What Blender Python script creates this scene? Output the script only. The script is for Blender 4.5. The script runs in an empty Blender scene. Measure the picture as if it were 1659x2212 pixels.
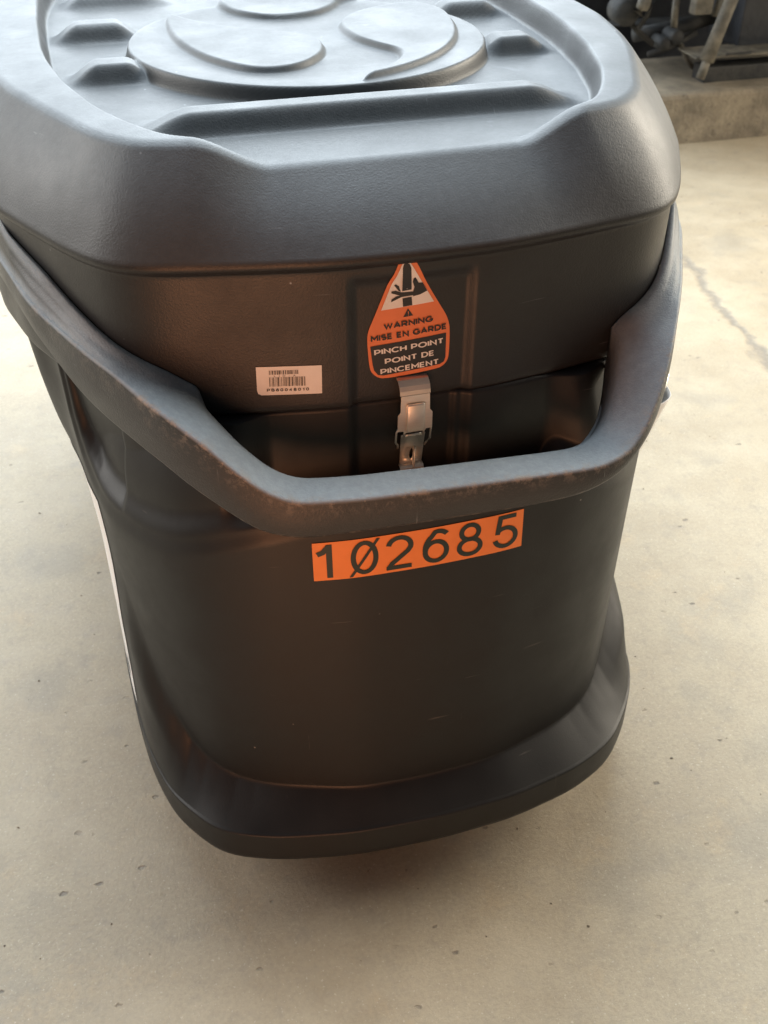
import bpy, bmesh, math, random
import numpy as np
from mathutils import Vector, Matrix

# ------------------------------------------------------------------ camera, light, exposure
scene = bpy.context.scene
col = scene.collection
rnd = random.Random(7)

CAM = np.array([-.325, -1.43, 1.42])
FPX, PITCH, YAW = 2300.0, math.radians(37.0), math.radians(15.4)     # focal length in pixels of a 1659 x 2212 picture
cR = np.array([math.cos(YAW), -math.sin(YAW), 0])
cF = np.array([math.sin(YAW) * math.cos(PITCH), math.cos(YAW) * math.cos(PITCH), -math.sin(PITCH)])
cU = np.cross(cR, cF)
cam = bpy.data.cameras.new('camera')
cam.sensor_fit = 'VERTICAL'; cam.sensor_height = 36; cam.sensor_width = 27
cam.lens = 36 * FPX / 2212
cam.clip_start = .02; cam.clip_end = 200
camo = bpy.data.objects.new('camera', cam); col.objects.link(camo)
M = Matrix(((cR[0], cU[0], -cF[0], CAM[0]), (cR[1], cU[1], -cF[1], CAM[1]), (cR[2], cU[2], -cF[2], CAM[2]), (0, 0, 0, 1)))
camo.matrix_world = M
scene.camera = camo
cam.dof.use_dof = True
cam.dof.focus_distance = 1.25
cam.dof.aperture_fstop = 9.0

world = bpy.data.worlds.new('World'); scene.world = world; world.use_nodes = True
bg = world.node_tree.nodes['Background']
bg.inputs[0].default_value = (.66, .83, 1.0, 1); bg.inputs[1].default_value = .075

def area(name, loc, aim, sx, sy, power, color):
    l = bpy.data.lights.new(name, 'AREA'); l.shape = 'RECTANGLE'; l.size = sx; l.size_y = sy
    l.energy = power; l.color = color
    o = bpy.data.objects.new(name, l); col.objects.link(o)
    o.location = loc
    o.rotation_euler = (Vector(aim) - Vector(loc)).to_track_quat('-Z', 'Y').to_euler()
    return o
area('open_door_daylight', (.2, 5.2, 3.5), (0, 0, .9), 6.5, 5.2, 680, (.84, .93, 1.0))
area('roof_skylight', (.3, 1.45, 4.8), (.1, -.1, .2), 2.6, 2.6, 230, (.80, .91, 1.0))
area('side_door_daylight', (4.6, .9, 2.2), (.6, .5, .2), 3.2, 2.6, 370, (1.0, .90, .74))
area('left_fill_light', (-4.2, 1.8, 2.6), (-.9, .6, 0), 3.5, 2.5, 210, (1.0, .97, .92))  # fill added from the left to brighten the floor on that side
area('orange_workwear_bounce', (-.55, -1.72, .48), (-.16, 0, .66), .62, .85, 2.9, (1.0, .41, .19)).data.spread = math.radians(75)

scene.view_settings.view_transform = 'Standard'
scene.view_settings.look = 'None'
scene.view_settings.exposure = 0.0
scene.view_settings.gamma = 1.0
scene.render.resolution_x = 768; scene.render.resolution_y = 1024

# ------------------------------------------------------------------ helpers
def ray(px, py):                       # direction of a pixel of the 1659 x 2212 picture
    return cF + (px - 829.5) / FPX * cR + (1106 - py) / FPX * cU
def on_y(px, py, y):
    d = ray(px, py); return CAM + d * ((y - CAM[1]) / d[1])
def on_z(px, py, z):
    d = ray(px, py); return CAM + d * ((z - CAM[2]) / d[2])

def link(name, me, mat, parent=None, smooth=True):
    o = bpy.data.objects.new(name, me); col.objects.link(o)
    if mat is not None: me.materials.append(mat)
    if parent is not None: o.parent = parent
    if smooth:
        me.polygons.foreach_set('use_smooth', [True] * len(me.polygons))
    return o
def from_py(name, v, f, mat, parent=None, smooth=True):
    me = bpy.data.meshes.new(name); me.from_pydata([tuple(map(float, p)) for p in v], [], f); me.update()
    return link(name, me, mat, parent, smooth)
def from_bm(name, bm, mat, parent=None, smooth=False):
    bmesh.ops.recalc_face_normals(bm, faces=bm.faces)
    me = bpy.data.meshes.new(name); bm.to_mesh(me); bm.free()
    return link(name, me, mat, parent, smooth)
def grid_obj(name, G, mat, parent=None, wrap_u=True, cap_first=False, cap_last=False):
    # G: (nv, nu, 3) rows; wrap around u
    nv, nu, _ = G.shape
    v = G.reshape(-1, 3)
    r, c = np.meshgrid(np.arange(nv - 1), np.arange(nu if wrap_u else nu - 1), indexing='ij')
    c2 = (c + 1) % nu
    F = np.stack([r * nu + c, r * nu + c2, (r + 1) * nu + c2, (r + 1) * nu + c], -1).reshape(-1, 4)
    faces = [tuple(int(i) for i in q) for q in F]
    if cap_first: faces.append(tuple(range(nu - 1, -1, -1)))
    if cap_last: faces.append(tuple((nv - 1) * nu + i for i in range(nu)))
    o = from_py(name, v, faces, mat, parent)
    bm = bmesh.new(); bm.from_mesh(o.data); bmesh.ops.recalc_face_normals(bm, faces=bm.faces); bm.to_mesh(o.data); bm.free()
    return o
def bm_box(bm, x0, x1, y0, y1, z0, z1, bev=0.0, mat=None):
    r = bmesh.ops.create_cube(bm, size=1)
    vs = r['verts']
    for v in vs:
        v.co = Vector(((x0 + x1) / 2 + v.co.x * (x1 - x0), (y0 + y1) / 2 + v.co.y * (y1 - y0), (z0 + z1) / 2 + v.co.z * (z1 - z0)))
    if bev > 0:
        es = list({e for v in vs for e in v.link_edges})
        bmesh.ops.bevel(bm, geom=es, offset=bev, segments=2, affect='EDGES', profile=.5)
def bm_tube(bm, pts, r, n=10, closed=False):
    pts = [Vector(p) for p in pts]; rings = []
    for i, p in enumerate(pts):
        if closed: t = pts[(i + 1) % len(pts)] - pts[i - 1]
        else: t = pts[min(i + 1, len(pts) - 1)] - pts[max(i - 1, 0)]
        t.normalize()
        a = Vector((0, 0, 1)) if abs(t.z) < .9 else Vector((1, 0, 0))
        u = t.cross(a).normalized(); w = t.cross(u)
        rr = r[i] if isinstance(r, (list, tuple)) else r
        rings.append([bm.verts.new(p + (u * math.cos(2 * math.pi * k / n) + w * math.sin(2 * math.pi * k / n)) * rr) for k in range(n)])
    m = len(rings)
    for i in range(m if closed else m - 1):
        A, B = rings[i], rings[(i + 1) % m]
        for k in range(n): bm.faces.new((A[k], A[(k + 1) % n], B[(k + 1) % n], B[k]))
    if not closed:
        bm.faces.new(rings[0][::-1]); bm.faces.new(rings[-1])

def sstep(a, b, x):
    t = np.clip((x - a) / (b - a), 0, 1); return t * t * (3 - 2 * t)

# ------------------------------------------------------------------ materials
def new_mat(name):
    m = bpy.data.materials.new(name); m.use_nodes = True
    nt = m.node_tree; b = nt.nodes['Principled BSDF']
    return m, nt, b
def node(nt, t, **kw):
    n = nt.nodes.new(t)
    for k, v in kw.items(): setattr(n, k, v)
    return n
def noise(nt, vec, scale, detail=4, rough=.55):
    n = node(nt, 'ShaderNodeTexNoise'); n.inputs['Scale'].default_value = scale
    n.inputs['Detail'].default_value = detail; n.inputs['Roughness'].default_value = rough
    nt.links.new(vec, n.inputs['Vector']); return n.outputs['Fac']
def ramp(nt, fac, stops):
    r = node(nt, 'ShaderNodeValToRGB'); e = r.color_ramp.elements
    while len(e) < len(stops): e.new(.5)
    for i, (p, c) in enumerate(stops):
        e[i].position = p; e[i].color = (c, c, c, 1) if not isinstance(c, tuple) else (*c, 1)
    nt.links.new(fac, r.inputs[0]); return r.outputs[0]
def mix(nt, fac, a, b, mode='MIX'):
    m = node(nt, 'ShaderNodeMix', data_type='RGBA', blend_type=mode)
    for sock, val in ((m.inputs[0], fac), (m.inputs[6], a), (m.inputs[7], b)):
        if isinstance(val, bpy.types.NodeSocket): nt.links.new(val, sock)
        elif isinstance(val, tuple): sock.default_value = (*val, 1)
        else: sock.default_value = val
    return m.outputs[2]
def math_n(nt, op, a, b=None):
    m = node(nt, 'ShaderNodeMath', operation=op)
    for i, val in enumerate((a, b)):
        if val is None: continue
        if isinstance(val, bpy.types.NodeSocket): nt.links.new(val, m.inputs[i])
        else: m.inputs[i].default_value = val
    return m.outputs[0]
def objco(nt, scale=(1, 1, 1), rot=(0, 0, 0)):
    t = node(nt, 'ShaderNodeTexCoord'); mp = node(nt, 'ShaderNodeMapping'); mp.inputs['Scale'].default_value = scale; mp.inputs['Rotation'].default_value = rot
    nt.links.new(t.outputs['Object'], mp.inputs['Vector']); return mp.outputs['Vector']
def bump(nt, b, height, strength, dist):
    n = node(nt, 'ShaderNodeBump'); n.inputs['Strength'].default_value = strength; n.inputs['Distance'].default_value = dist
    nt.links.new(height, n.inputs['Height']); nt.links.new(n.outputs[0], b.inputs['Normal'])

def plastic(name, base, dust, dust_light_amt, rough, grain, wear=0.0):
    m, nt, b = new_mat(name)
    v = objco(nt)
    # cloudy dust and handling haze, plus overhead light painted into upward faces
    d1 = ramp(nt, noise(nt, v, 5.5, 6, .62), [(.30, 0.0), (.80, 1.0)])
    d2 = ramp(nt, noise(nt, v, 110, 5, .75), [(.40, 0.0), (.72, 1.0)])
    geo = node(nt, 'ShaderNodeNewGeometry'); sp = node(nt, 'ShaderNodeSeparateXYZ'); nt.links.new(geo.outputs['Normal'], sp.inputs[0])
    top_dust_light = ramp(nt, sp.outputs[2], [(.15, .08), (.85, 1.0)])  # paler where the surface faces up: dust together with painted overhead light
    dd = math_n(nt, 'ADD', math_n(nt, 'MULTIPLY', d1, .22), math_n(nt, 'ADD', math_n(nt, 'MULTIPLY', d2, .18), .66))
    dd = math_n(nt, 'MULTIPLY', math_n(nt, 'MULTIPLY', dd, top_dust_light), dust_light_amt)
    # thin scratches: stretched noise in two directions, kept only at their crests
    sA = ramp(nt, noise(nt, objco(nt, (11, 14, 200), (0, .35, .2)), 1.0, 2, .5), [(.72, 0.0), (.75, 1.0)])
    sB = ramp(nt, noise(nt, objco(nt, (210, 30, 14)), 1.0, 2, .5), [(.745, 0.0), (.77, 1.0)])
    gate = ramp(nt, noise(nt, v, 11, 3, .5), [(.52, 0.0), (.66, 1.0)])
    sc = math_n(nt, 'MULTIPLY', math_n(nt, 'MAXIMUM', sA, sB), math_n(nt, 'MULTIPLY', gate, .28))
    # pale flecks
    vo = node(nt, 'ShaderNodeTexVoronoi'); vo.inputs['Scale'].default_value = 26
    nt.links.new(v, vo.inputs['Vector'])
    fl = ramp(nt, vo.outputs['Distance'], [(.022, 1.0), (.04, 0.0)])
    pick = ramp(nt, noise(nt, v, 9, 2, .5), [(.56, 0.0), (.60, 1.0)])
    fl = math_n(nt, 'MULTIPLY', math_n(nt, 'MULTIPLY', fl, pick), .8)
    tot = math_n(nt, 'MINIMUM', math_n(nt, 'ADD', math_n(nt, 'ADD', dd, sc), fl), 1.0)
    c = mix(nt, tot, base, dust)
    if wear > 0:
        at_ = node(nt, 'ShaderNodeAttribute'); at_.attribute_name = 'edge_wear'; pt = at_.outputs['Fac']
        wn = ramp(nt, noise(nt, v, 60, 7, .8), [(.50, 0.0), (.58, 1.0)])
        c = mix(nt, math_n(nt, 'MULTIPLY', math_n(nt, 'MULTIPLY', pt, wn), wear), c, (.33, .29, .25))
    nt.links.new(c, b.inputs['Base Color'])
    r = ramp(nt, noise(nt, v, 13, 5, .6), [(.3, rough - .05), (.7, rough + .08)])
    r = math_n(nt, 'ADD', r, math_n(nt, 'MULTIPLY', top_dust_light, dust_light_amt * .22))
    nt.links.new(r, b.inputs['Roughness'])
    b.inputs['Specular IOR Level'].default_value = .45
    g1 = noise(nt, v, 420, 3, .65); g2 = noise(nt, v, 70, 2, .5)
    h = math_n(nt, 'ADD', math_n(nt, 'MULTIPLY', g1, .8), math_n(nt, 'MULTIPLY', g2, .25))
    bump(nt, b, h, grain, .0015)
    return m
M_LID = plastic('grey_black_moulded_plastic', (.010, .0105, .0112), (.35, .385, .41), .36, .42, .35)
M_BODY = plastic('black_moulded_plastic', (.0060, .0060, .0064), (.22, .20, .18), .022, .48, .12)
M_HANDLE = plastic('black_grained_plastic', (.009, .0095, .0105), (.38, .42, .45), .95, .40, .62, .85)  # bar top lightened in its colour to stand for overhead light

def flat(name, colr, rough=.45, var=.06, scale=60):
    m, nt, b = new_mat(name)
    n = ramp(nt, noise(nt, objco(nt), scale, 3, .5), [(.3, 1 - var), (.7, 1.0)])
    c = mix(nt, 1.0, colr, n, 'MULTIPLY')
    nt.links.new(c, b.inputs['Base Color']); b.inputs['Roughness'].default_value = rough
    return m
M_ORANGE = flat('orange_vinyl', (.78, .22, .08), .42)
M_NUMORANGE = flat('orange_label_vinyl', (.80, .235, .045), .40)
M_WHITE = flat('white_label_paper', (.80, .79, .77), .5)
M_INK = flat('black_ink', (.018, .020, .022), .45)
M_GREENINK = flat('dark_green_black_ink', (.012, .022, .017), .42)
def metal(name, colr, rough):
    m, nt, b = new_mat(name)
    b.inputs['Metallic'].default_value = 1.0
    n = noise(nt, objco(nt, (40, 40, 600)), 1.0, 3, .6)
    c = mix(nt, n, tuple(x * .82 for x in colr), colr); nt.links.new(c, b.inputs['Base Color'])
    nt.links.new(ramp(nt, noise(nt, objco(nt), 90, 3, .6), [(.3, rough - .06), (.7, rough + .08)]), b.inputs['Roughness'])
    bump(nt, b, n, .05, .0006)
    return m
M_STEEL = metal('brushed_stainless_steel', (.78, .74, .66), .40); M_STEEL.node_tree.nodes['Principled BSDF'].inputs['Metallic'].default_value = .72
M_BRASS = metal('worn_brass', (.55, .36, .16), .35)

# floor
def make_floor_mat():
    m, nt, b = new_mat('worn_concrete')
    v = objco(nt)
    n1 = noise(nt, v, 1.6, 7, .62); n2 = noise(nt, v, 9, 6, .65); n3 = noise(nt, v, 150, 6, .78)
    base = mix(nt, ramp(nt, n1, [(.32, 0.0), (.66, 1.0)]), (.345, .284, .198), (.435, .368, .262))
    base = mix(nt, ramp(nt, n2, [(.40, 0.0), (.70, .55)]), base, (.485, .425, .32))
    # grey damp blotches and ochre scuffs
    gb = math_n(nt, 'MULTIPLY', ramp(nt, noise(nt, objco(nt, (1.0, 1.0, 1.0)), 4.3, 5, .55), [(.56, 0.0), (.64, 1.0)]), .36)
    base = mix(nt, gb, base, (.27, .25, .21))
    tn = node(nt, 'ShaderNodeMapping'); tn.inputs['Location'].default_value = (3.1, 7.7, 0); nt.links.new(v, tn.inputs['Vector'])
    oc = math_n(nt, 'MULTIPLY', ramp(nt, noise(nt, tn.outputs[0], 6.5, 6, .7), [(.57, 0.0), (.66, 1.0)]), .45)
    base = mix(nt, oc, base, (.48, .37, .235))
    base = mix(nt, ramp(nt, n3, [(.30, .45), (.58, 0.0)]), base, (.22, .195, .16))
    base = mix(nt, ramp(nt, noise(nt, v, 26, 5, .7), [(.52, 0.0), (.70, .45)]), base, (.27, .24, .195))
    tn2 = node(nt, 'ShaderNodeMapping'); tn2.inputs['Location'].default_value = (11.3, 2.9, 0); nt.links.new(v, tn2.inputs['Vector'])
    worn = math_n(nt, 'MULTIPLY', ramp(nt, noise(nt, tn2.outputs[0], 2.6, 8, .66), [(.48, 0.0), (.62, 1.0)]), .28)
    base = mix(nt, worn, base, (.54, .475, .36))
    rustn = math_n(nt, 'MULTIPLY', ramp(nt, noise(nt, tn2.outputs[0], 13, 6, .75), [(.66, 0.0), (.72, 1.0)]), .25)
    base = mix(nt, rustn, base, (.25, .19, .12))
    # sand grains showing through
    base = mix(nt, ramp(nt, noise(nt, v, 210, 2, .5), [(.64, 0.0), (.72, .5)]), base, (.60, .545, .44))
    # small pits
    vo = node(nt, 'ShaderNodeTexVoronoi'); vo.inputs['Scale'].default_value = 15; nt.links.new(objco(nt, (1.0, 1.7, 1.0), (0, 0, .5)), vo.inputs['Vector'])
    wob = math_n(nt, 'ADD', vo.outputs['Distance'], math_n(nt, 'SUBTRACT', math_n(nt, 'MULTIPLY', noise(nt, v, 46, 5, .75), .42), .16))
    pit = ramp(nt, wob, [(.10, 1.0), (.145, 0.0)])
    pit = math_n(nt, 'MULTIPLY', pit, ramp(nt, noise(nt, v, 5, 3, .5), [(.45, 0.0), (.55, 1.0)]))
    base = mix(nt, math_n(nt, 'MULTIPLY', pit, .75), base, (.17, .15, .125))
    # hairline and one wandering crack to the right of the bin
    sep = node(nt, 'ShaderNodeSeparateXYZ'); nt.links.new(v, sep.inputs[0])
    wx = math_n(nt, 'MULTIPLY', math_n(nt, 'SUBTRACT', noise(nt, v, 5.5, 5, .6), .5), .16)
    lx = math_n(nt, 'ADD', math_n(nt, 'MULTIPLY', sep.outputs[1], .165), 1.232)
    dist = math_n(nt, 'ABSOLUTE', math_n(nt, 'SUBTRACT', math_n(nt, 'ADD', sep.outputs[0], wx), lx))
    crack = ramp(nt, dist, [(.006, 1.0), (.022, 0.0)])
    crack = math_n(nt, 'MULTIPLY', crack, ramp(nt, noise(nt, v, 42, 3, .6), [(.28, .35), (.5, 1.0)]))
    base = mix(nt, math_n(nt, 'MULTIPLY', crack, .72), base, (.20, .18, .155))
    nt.links.new(base, b.inputs['Base Color'])
    nt.links.new(ramp(nt, n2, [(.3, .50), (.7, .72)]), b.inputs['Roughness'])
    h = math_n(nt, 'SUBTRACT', math_n(nt, 'ADD', math_n(nt, 'MULTIPLY', n3, .35), math_n(nt, 'MULTIPLY', n2, .6)),
               math_n(nt, 'ADD', math_n(nt, 'MULTIPLY', pit, .9), math_n(nt, 'MULTIPLY', crack, 1.2)))
    bump(nt, b, h, .6, .006)
    return m
M_FLOOR = make_floor_mat()
def make_curb_mat():
    m, nt, b = new_mat('stained_concrete')
    v = objco(nt)
    base = mix(nt, ramp(nt, noise(nt, v, 7, 7, .7), [(.35, 0.0), (.65, 1.0)]), (.17, .145, .11), (.34, .29, .215))
    base = mix(nt, ramp(nt, noise(nt, v, 30, 5, .7), [(.60, 0.0), (.70, .7)]), base, (.07, .06, .05))
    nt.links.new(base, b.inputs['Base Color']); b.inputs['Roughness'].default_value = .85
    bump(nt, b, noise(nt, v, 55, 6, .7), .6, .02)
    return m
M_CURB = make_curb_mat()
def grimy(name, a, c, scale=14, rough=.7, metallic=0.0):
    m, nt, b = new_mat(name); v = objco(nt)
    base = mix(nt, ramp(nt, noise(nt, v, scale, 6, .7), [(.40, 0.0), (.68, 1.0)]), a, c)
    nt.links.new(base, b.inputs['Base Color']); b.inputs['Roughness'].default_value = rough; b.inputs['Metallic'].default_value = metallic
    bump(nt, b, noise(nt, v, scale * 5, 4, .6), .35, .01)
    return m
M_CHASSIS = grimy('grimy_black_paint', (.018, .020, .022), (.055, .052, .047))
M_DUSTY = grimy('dusty_steel', (.10, .092, .075), (.26, .235, .185))
M_NAVY = grimy('dark_navy_paint', (.012, .015, .022), (.028, .030, .036), 6, .6)
M_RUBBER = grimy('old_rubber', (.02, .02, .02), (.05, .048, .043), 30, .8)

# ------------------------------------------------------------------ floor
S = 9.0
fl = from_py('floor', [(-S, -S, 0), (S, -S, 0), (S, S, 0), (-S, S, 0)], [(0, 1, 2, 3)], M_FLOOR, None, False)
fl['kind'] = 'structure'

gv, gf = [], []
for k in range(420):
    x, y = rnd.uniform(-1.3, 2.4), rnd.uniform(-1.0, 2.3)
    q = rnd.choice((.0012, .0016, .002, .003)); a = rnd.uniform(0, 6.28); e = rnd.uniform(.4, 1.0)
    base_i = len(gv)
    for (u, v_, w_) in ((1, 0, 0), (0, 1, 0), (-1, 0, 0), (0, -1, 0), (.2, .1, .9)):
        uu, vv = u * q * rnd.uniform(.7, 1.3), v_ * q * e * rnd.uniform(.7, 1.3)
        gv.append((x + uu * math.cos(a) - vv * math.sin(a), y + uu * math.sin(a) + vv * math.cos(a), .0002 + w_ * q * .9))
    gf += [(base_i + i, base_i + (i + 1) % 4, base_i + 4) for i in range(4)]
grit = from_py('grit', gv, gf, M_CURB, None, False)
grit['kind'] = 'stuff'; grit['label'] = 'fine grit and crumbs of concrete scattered on the floor'; grit['category'] = 'grit'

# ------------------------------------------------------------------ outlines of the bin: radius about (0, YC) as a function of phi (0 = front, + = right)
YC = .15
YM = .30
def radial(right, left=None):
    if left is None: left = right
    allp = {}
    for pts, sg in ((right, 1), (left, -1)):
        hw = pts[-1][0]
        full = list(pts) + [(hw * 1.006, YM)] + [(x, 2 * YM - y) for x, y in pts[::-1]]
        if sg < 0: full = full[::-1]
        loop = [(sg * x, y) for x, y in full]
        dense = []
        for (xa, ya), (xb, yb) in zip(loop[:-1], loop[1:]):
            n_ = max(1, int(math.hypot(xb - xa, yb - ya) / .004))
            dense += [(abs(xa + (xb - xa) * q / n_), ya + (yb - ya) * q / n_) for q in range(n_)]
        dense.append((abs(loop[-1][0]), loop[-1][1]))
        for x, y in dense:
            a = math.atan2(sg * x, YC - y)
            allp[round(a % (2 * math.pi), 5)] = math.hypot(x, y - YC)
    A = np.array(sorted(allp)); V = np.array([allp[k] for k in sorted(allp)])
    A3 = np.concatenate([A - 2 * math.pi, A, A + 2 * math.pi]); V3 = np.concatenate([V, V, V])
    # dense linear, then circular smoothing keeps it round without overshoot
    n = 2880
    g = np.arange(n) * 2 * math.pi / n
    v = np.interp(g, A3, V3)
    k = 81; w = np.hanning(k + 2)[1:-1]; w /= w.sum()
    v = np.convolve(np.concatenate([v[-k:], v, v[:k]]), w, 'same')[k:-k]
    def f(phi):
        p = np.mod(phi, 2 * math.pi)
        return np.interp(p, np.append(g, 2 * math.pi), np.append(v, v[0]))
    return f
CREASE = radial([(0, -.402), (.1, -.398), (.19, -.382), (.285, -.362), (.32, -.346), (.345, -.320), (.375, -.272), (.412, -.2), (.446, -.13), (.478, -.02), (.503, .15)])
RIMT = radial([(0, -.318), (.15, -.315), (.235, -.303), (.285, -.285), (.325, -.235), (.367, -.14), (.405, -.05), (.428, .036), (.448, .15)])
RIMI = radial([(0, -.306), (.10, -.305), (.17, -.300), (.215, -.290), (.247, -.272), (.283, -.214), (.314, -.144), (.345, -.03), (.362, .08), (.368, .15)])
ARM = radial([(0, -.512), (.12, -.512), (.2, -.512), (.25, -.494), (.288, -.457), (.315, -.42), (.368, -.33), (.428, -.21), (.462, -.08), (.477, .05), (.482, .15)],
             [(0, -.512), (.12, -.512), (.17, -.510), (.21, -.500), (.25, -.477), (.30, -.432), (.367, -.33), (.427, -.21), (.462, -.08), (.477, .05), (.482, .15)])
FLANGE = radial([(0, -.533), (.12, -.527), (.23, -.503), (.305, -.467), (.368, -.394), (.405, -.32), (.422, -.22), (.43, -.1), (.435, .15)],
                [(0, -.533), (.12, -.527), (.228, -.506), (.304, -.475), (.361, -.391), (.384, -.30), (.396, -.2), (.402, -.1), (.405, .15)])
DRUM_LO = radial([(0, -.482), (.1, -.479), (.22, -.442), (.29, -.40), (.342, -.325), (.366, -.25), (.378, -.15), (.385, 0), (.385, .15)])
DRUM_HI = radial([(0, -.462), (.1, -.459), (.2, -.443), (.26, -.418), (.305, -.386), (.345, -.335), (.385, -.27), (.418, -.17), (.433, -.05), (.44, .15)],
                 [(0, -.462), (.1, -.459), (.2, -.443), (.26, -.418), (.305, -.386), (.345, -.335), (.380, -.27), (.402, -.17), (.415, -.05), (.425, .15)])

def phis(n_front, n_back):
    a = np.radians(np.linspace(-75, 75, n_front, endpoint=False))
    b = np.radians(np.linspace(75, 285, n_back, endpoint=False))
    return np.concatenate([a, b])
def tab(phi, table):
    # table of (degrees, value) with phi in [-180, 180]
    d = np.degrees((phi + math.pi) % (2 * math.pi) - math.pi)
    xs = [t[0] for t in table]; ys = [t[1] for t in table]
    return np.interp(d, xs, ys)
def sm_tab(phi, table, w=2.0):
    return sum(tab(phi + math.radians(o), table) * k for o, k in ((-w, .25), (0, .5), (w, .25)))
def xyz(phi, r, z):
    return np.stack([r * np.sin(phi), YC - r * np.cos(phi), z + 0 * r], -1)

def wall_r(phi, z):
    r = CREASE(phi) - .006 - .020 * (.94 - z)
    x = r * np.sin(phi)
    front = np.cos(phi) > 0
    rec = sstep(-.082, -.069, x) * (1 - sstep(.058, .071, x)) * (1 - sstep(.915, .935, z)) * front
    return r - .0065 * rec
SEAM = .767
def neck_r(phi, z):
    r = wall_r(phi, np.minimum(z, .92)) - .0018
    d = np.abs(np.degrees((phi + math.pi) % (2 * math.pi) - math.pi))
    x = r * np.sin(phi)
    r = r - .012 * sstep(38.2, 38.9, d)
    r = r + .004 * sstep(.045, .052, x) * (1 - sstep(.205, .215, x)) * (np.cos(phi) > 0)
    return r
ZS = [(-180, .9), (-62, .9), (-57, .80), (-54.9, .746), (-52, .677), (-49.3, .640), (-45, .615), (-41.3, .606), (-34.5, .607), (-30, .615), (-24, .635), (-19.4, .652), (-12, .668),
      (12, .668), (19.4, .652), (24, .635), (30, .615), (34.5, .607), (41.3, .606), (45, .615), (49.3, .64), (52, .677), (54.9, .746), (57, .80), (62, .9), (180, .9)]
ZF = [(-180, .60), (-60, .60), (-50, .58), (-46, .55), (-42.7, .50), (-40.4, .40), (-36.6, .30), (-32, .225), (-25, .195), (0, .190), (25, .195), (32, .215), (36.6, .25), (40.4, .28), (42.7, .30), (46, .33), (50, .36), (60, .40), (180, .40)]
Z_FB, Z_FT = .100, .158
def body_r(phi, z):
    t = np.clip((z - .19) / (.60 - .19), 0, 1.15)
    rd = DRUM_LO(phi) * (1 - t) + DRUM_HI(phi) * t
    d = np.abs(np.degrees((phi + math.pi) % (2 * math.pi) - math.pi))
    rd = rd + (ARM(phi) - .007 - rd) * sstep(.50, .80, z) * sstep(53, 64, d)
    zf = sm_tab(phi, ZF, 2.5)
    u = np.clip((z - Z_FT) / (zf - Z_FT), 0, 1)
    fl_ = FLANGE(phi) - .003
    sd = sstep(31, 43, d)
    g_ = (1 - sd) * (1 - u) ** 1.05 + sd * (1 - .42 * u) * (1 - sstep(.50, 1.0, u))
    flare = rd + (fl_ - rd) * g_
    r = np.where(z <= Z_FT, FLANGE(phi), flare)
    zs = sm_tab(phi, ZS, 1.5)
    k = sstep(zs - .006, zs + .030, z)
    # the shoulder has a rounded lip before it drops to the neck
    r = r - .006 * sstep(zs - .03, zs - .004, z) * (1 - k)
    d = np.abs(np.degrees((phi + math.pi) % (2 * math.pi) - math.pi))
    sc = sstep(18, 24, d)
    scoop = r - .020 - .010 * sstep(38.2, 38.9, d) - .04 * sstep(zs + .02, zs + .20, z)
    nk = np.minimum(neck_r(phi, z), r) * (1 - sc) + np.maximum(scoop, neck_r(phi, z) - .01) * sc
    return r * (1 - k) + nk * k

def front_y(fn, x, z):
    # y of the surface fn(phi, z) at a given x, z on the front half
    x = np.asarray(x, float); z = np.asarray(z, float)
    phi = np.arctan2(x, YC + .40)
    for _ in range(14):
        r = fn(phi, z)
        s = np.clip(x / r, -.999, .999)
        phi = np.arcsin(s)
    return YC - fn(phi, z) * np.cos(phi)

# ------------------------------------------------------------------ the bin
bin_ = bpy.data.objects.new('storage_bin', None); col.objects.link(bin_)
bin_['label'] = 'black moulded plastic bulk bin with latched lid and front carry bar on concrete floor'
bin_['category'] = 'bin'

# body shell: flange, flared foot, drum, shoulder and neck
PH = phis(520, 260)
zl = np.concatenate([[Z_FB], np.linspace(Z_FB + .003, Z_FT - .004, 8), [Z_FT - .0015, Z_FT, Z_FT + .0008], np.linspace(Z_FT + .002, .26, 44), np.linspace(.262, .60, 46), np.linspace(.603, .7645, 64)])
rows = []
for z in zl:
    r = body_r(PH, np.full_like(PH, z))
    if z == Z_FB: r = r - .007
    elif z < Z_FB + .004: r = r - .002
    elif z == Z_FT: r = r - .0012
    zz = np.full_like(PH, z)
    zs = sm_tab(PH, ZS, 1.5); d = np.abs(np.degrees((PH + math.pi) % (2 * math.pi) - math.pi))
    k = sstep(zs - .006, zs + .030, zz) * (1 - sstep(15.5, 20, d))
    tgt = .595 + (zz - (zs + .03)) / (.762 - (zs + .03)) * (.762 - .595)
    zz = zz + (tgt - zz) * k
    zz = zz + .095 * sstep(.60, .762, zz) * sstep(46, 56, d)
    rows.append(xyz(PH, r, zz))
# slight waviness of the moulded lower edge
under = rows[0].copy(); under[:, 2] = Z_FB + .004; under[:, 0] *= .955; under[:, 1] = YC + (under[:, 1] - YC) * .955
under2 = under.copy(); under2[:, 2] = .142; under2[:, 0] *= .99; under2[:, 1] = YC + (under2[:, 1] - YC) * .99
top = rows[-1].copy(); top[:, 0] *= .97; top[:, 1] = YC + (top[:, 1] - YC) * .97
G = np.stack([under2, under] + rows + [top])
body = grid_obj('body', G, M_BODY, bin_, True, True, True)

# runners under the base that carry the bin
for k, (x0, x1) in enumerate(((-.315, -.195), (-.045, .045), (.175, .295))):
    bm = bmesh.new()
    bm_box(bm, x0, x1, -.30, .90, 0.0, .1425, .012)
    from_bm('runner', bm, M_BODY, body)

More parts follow.
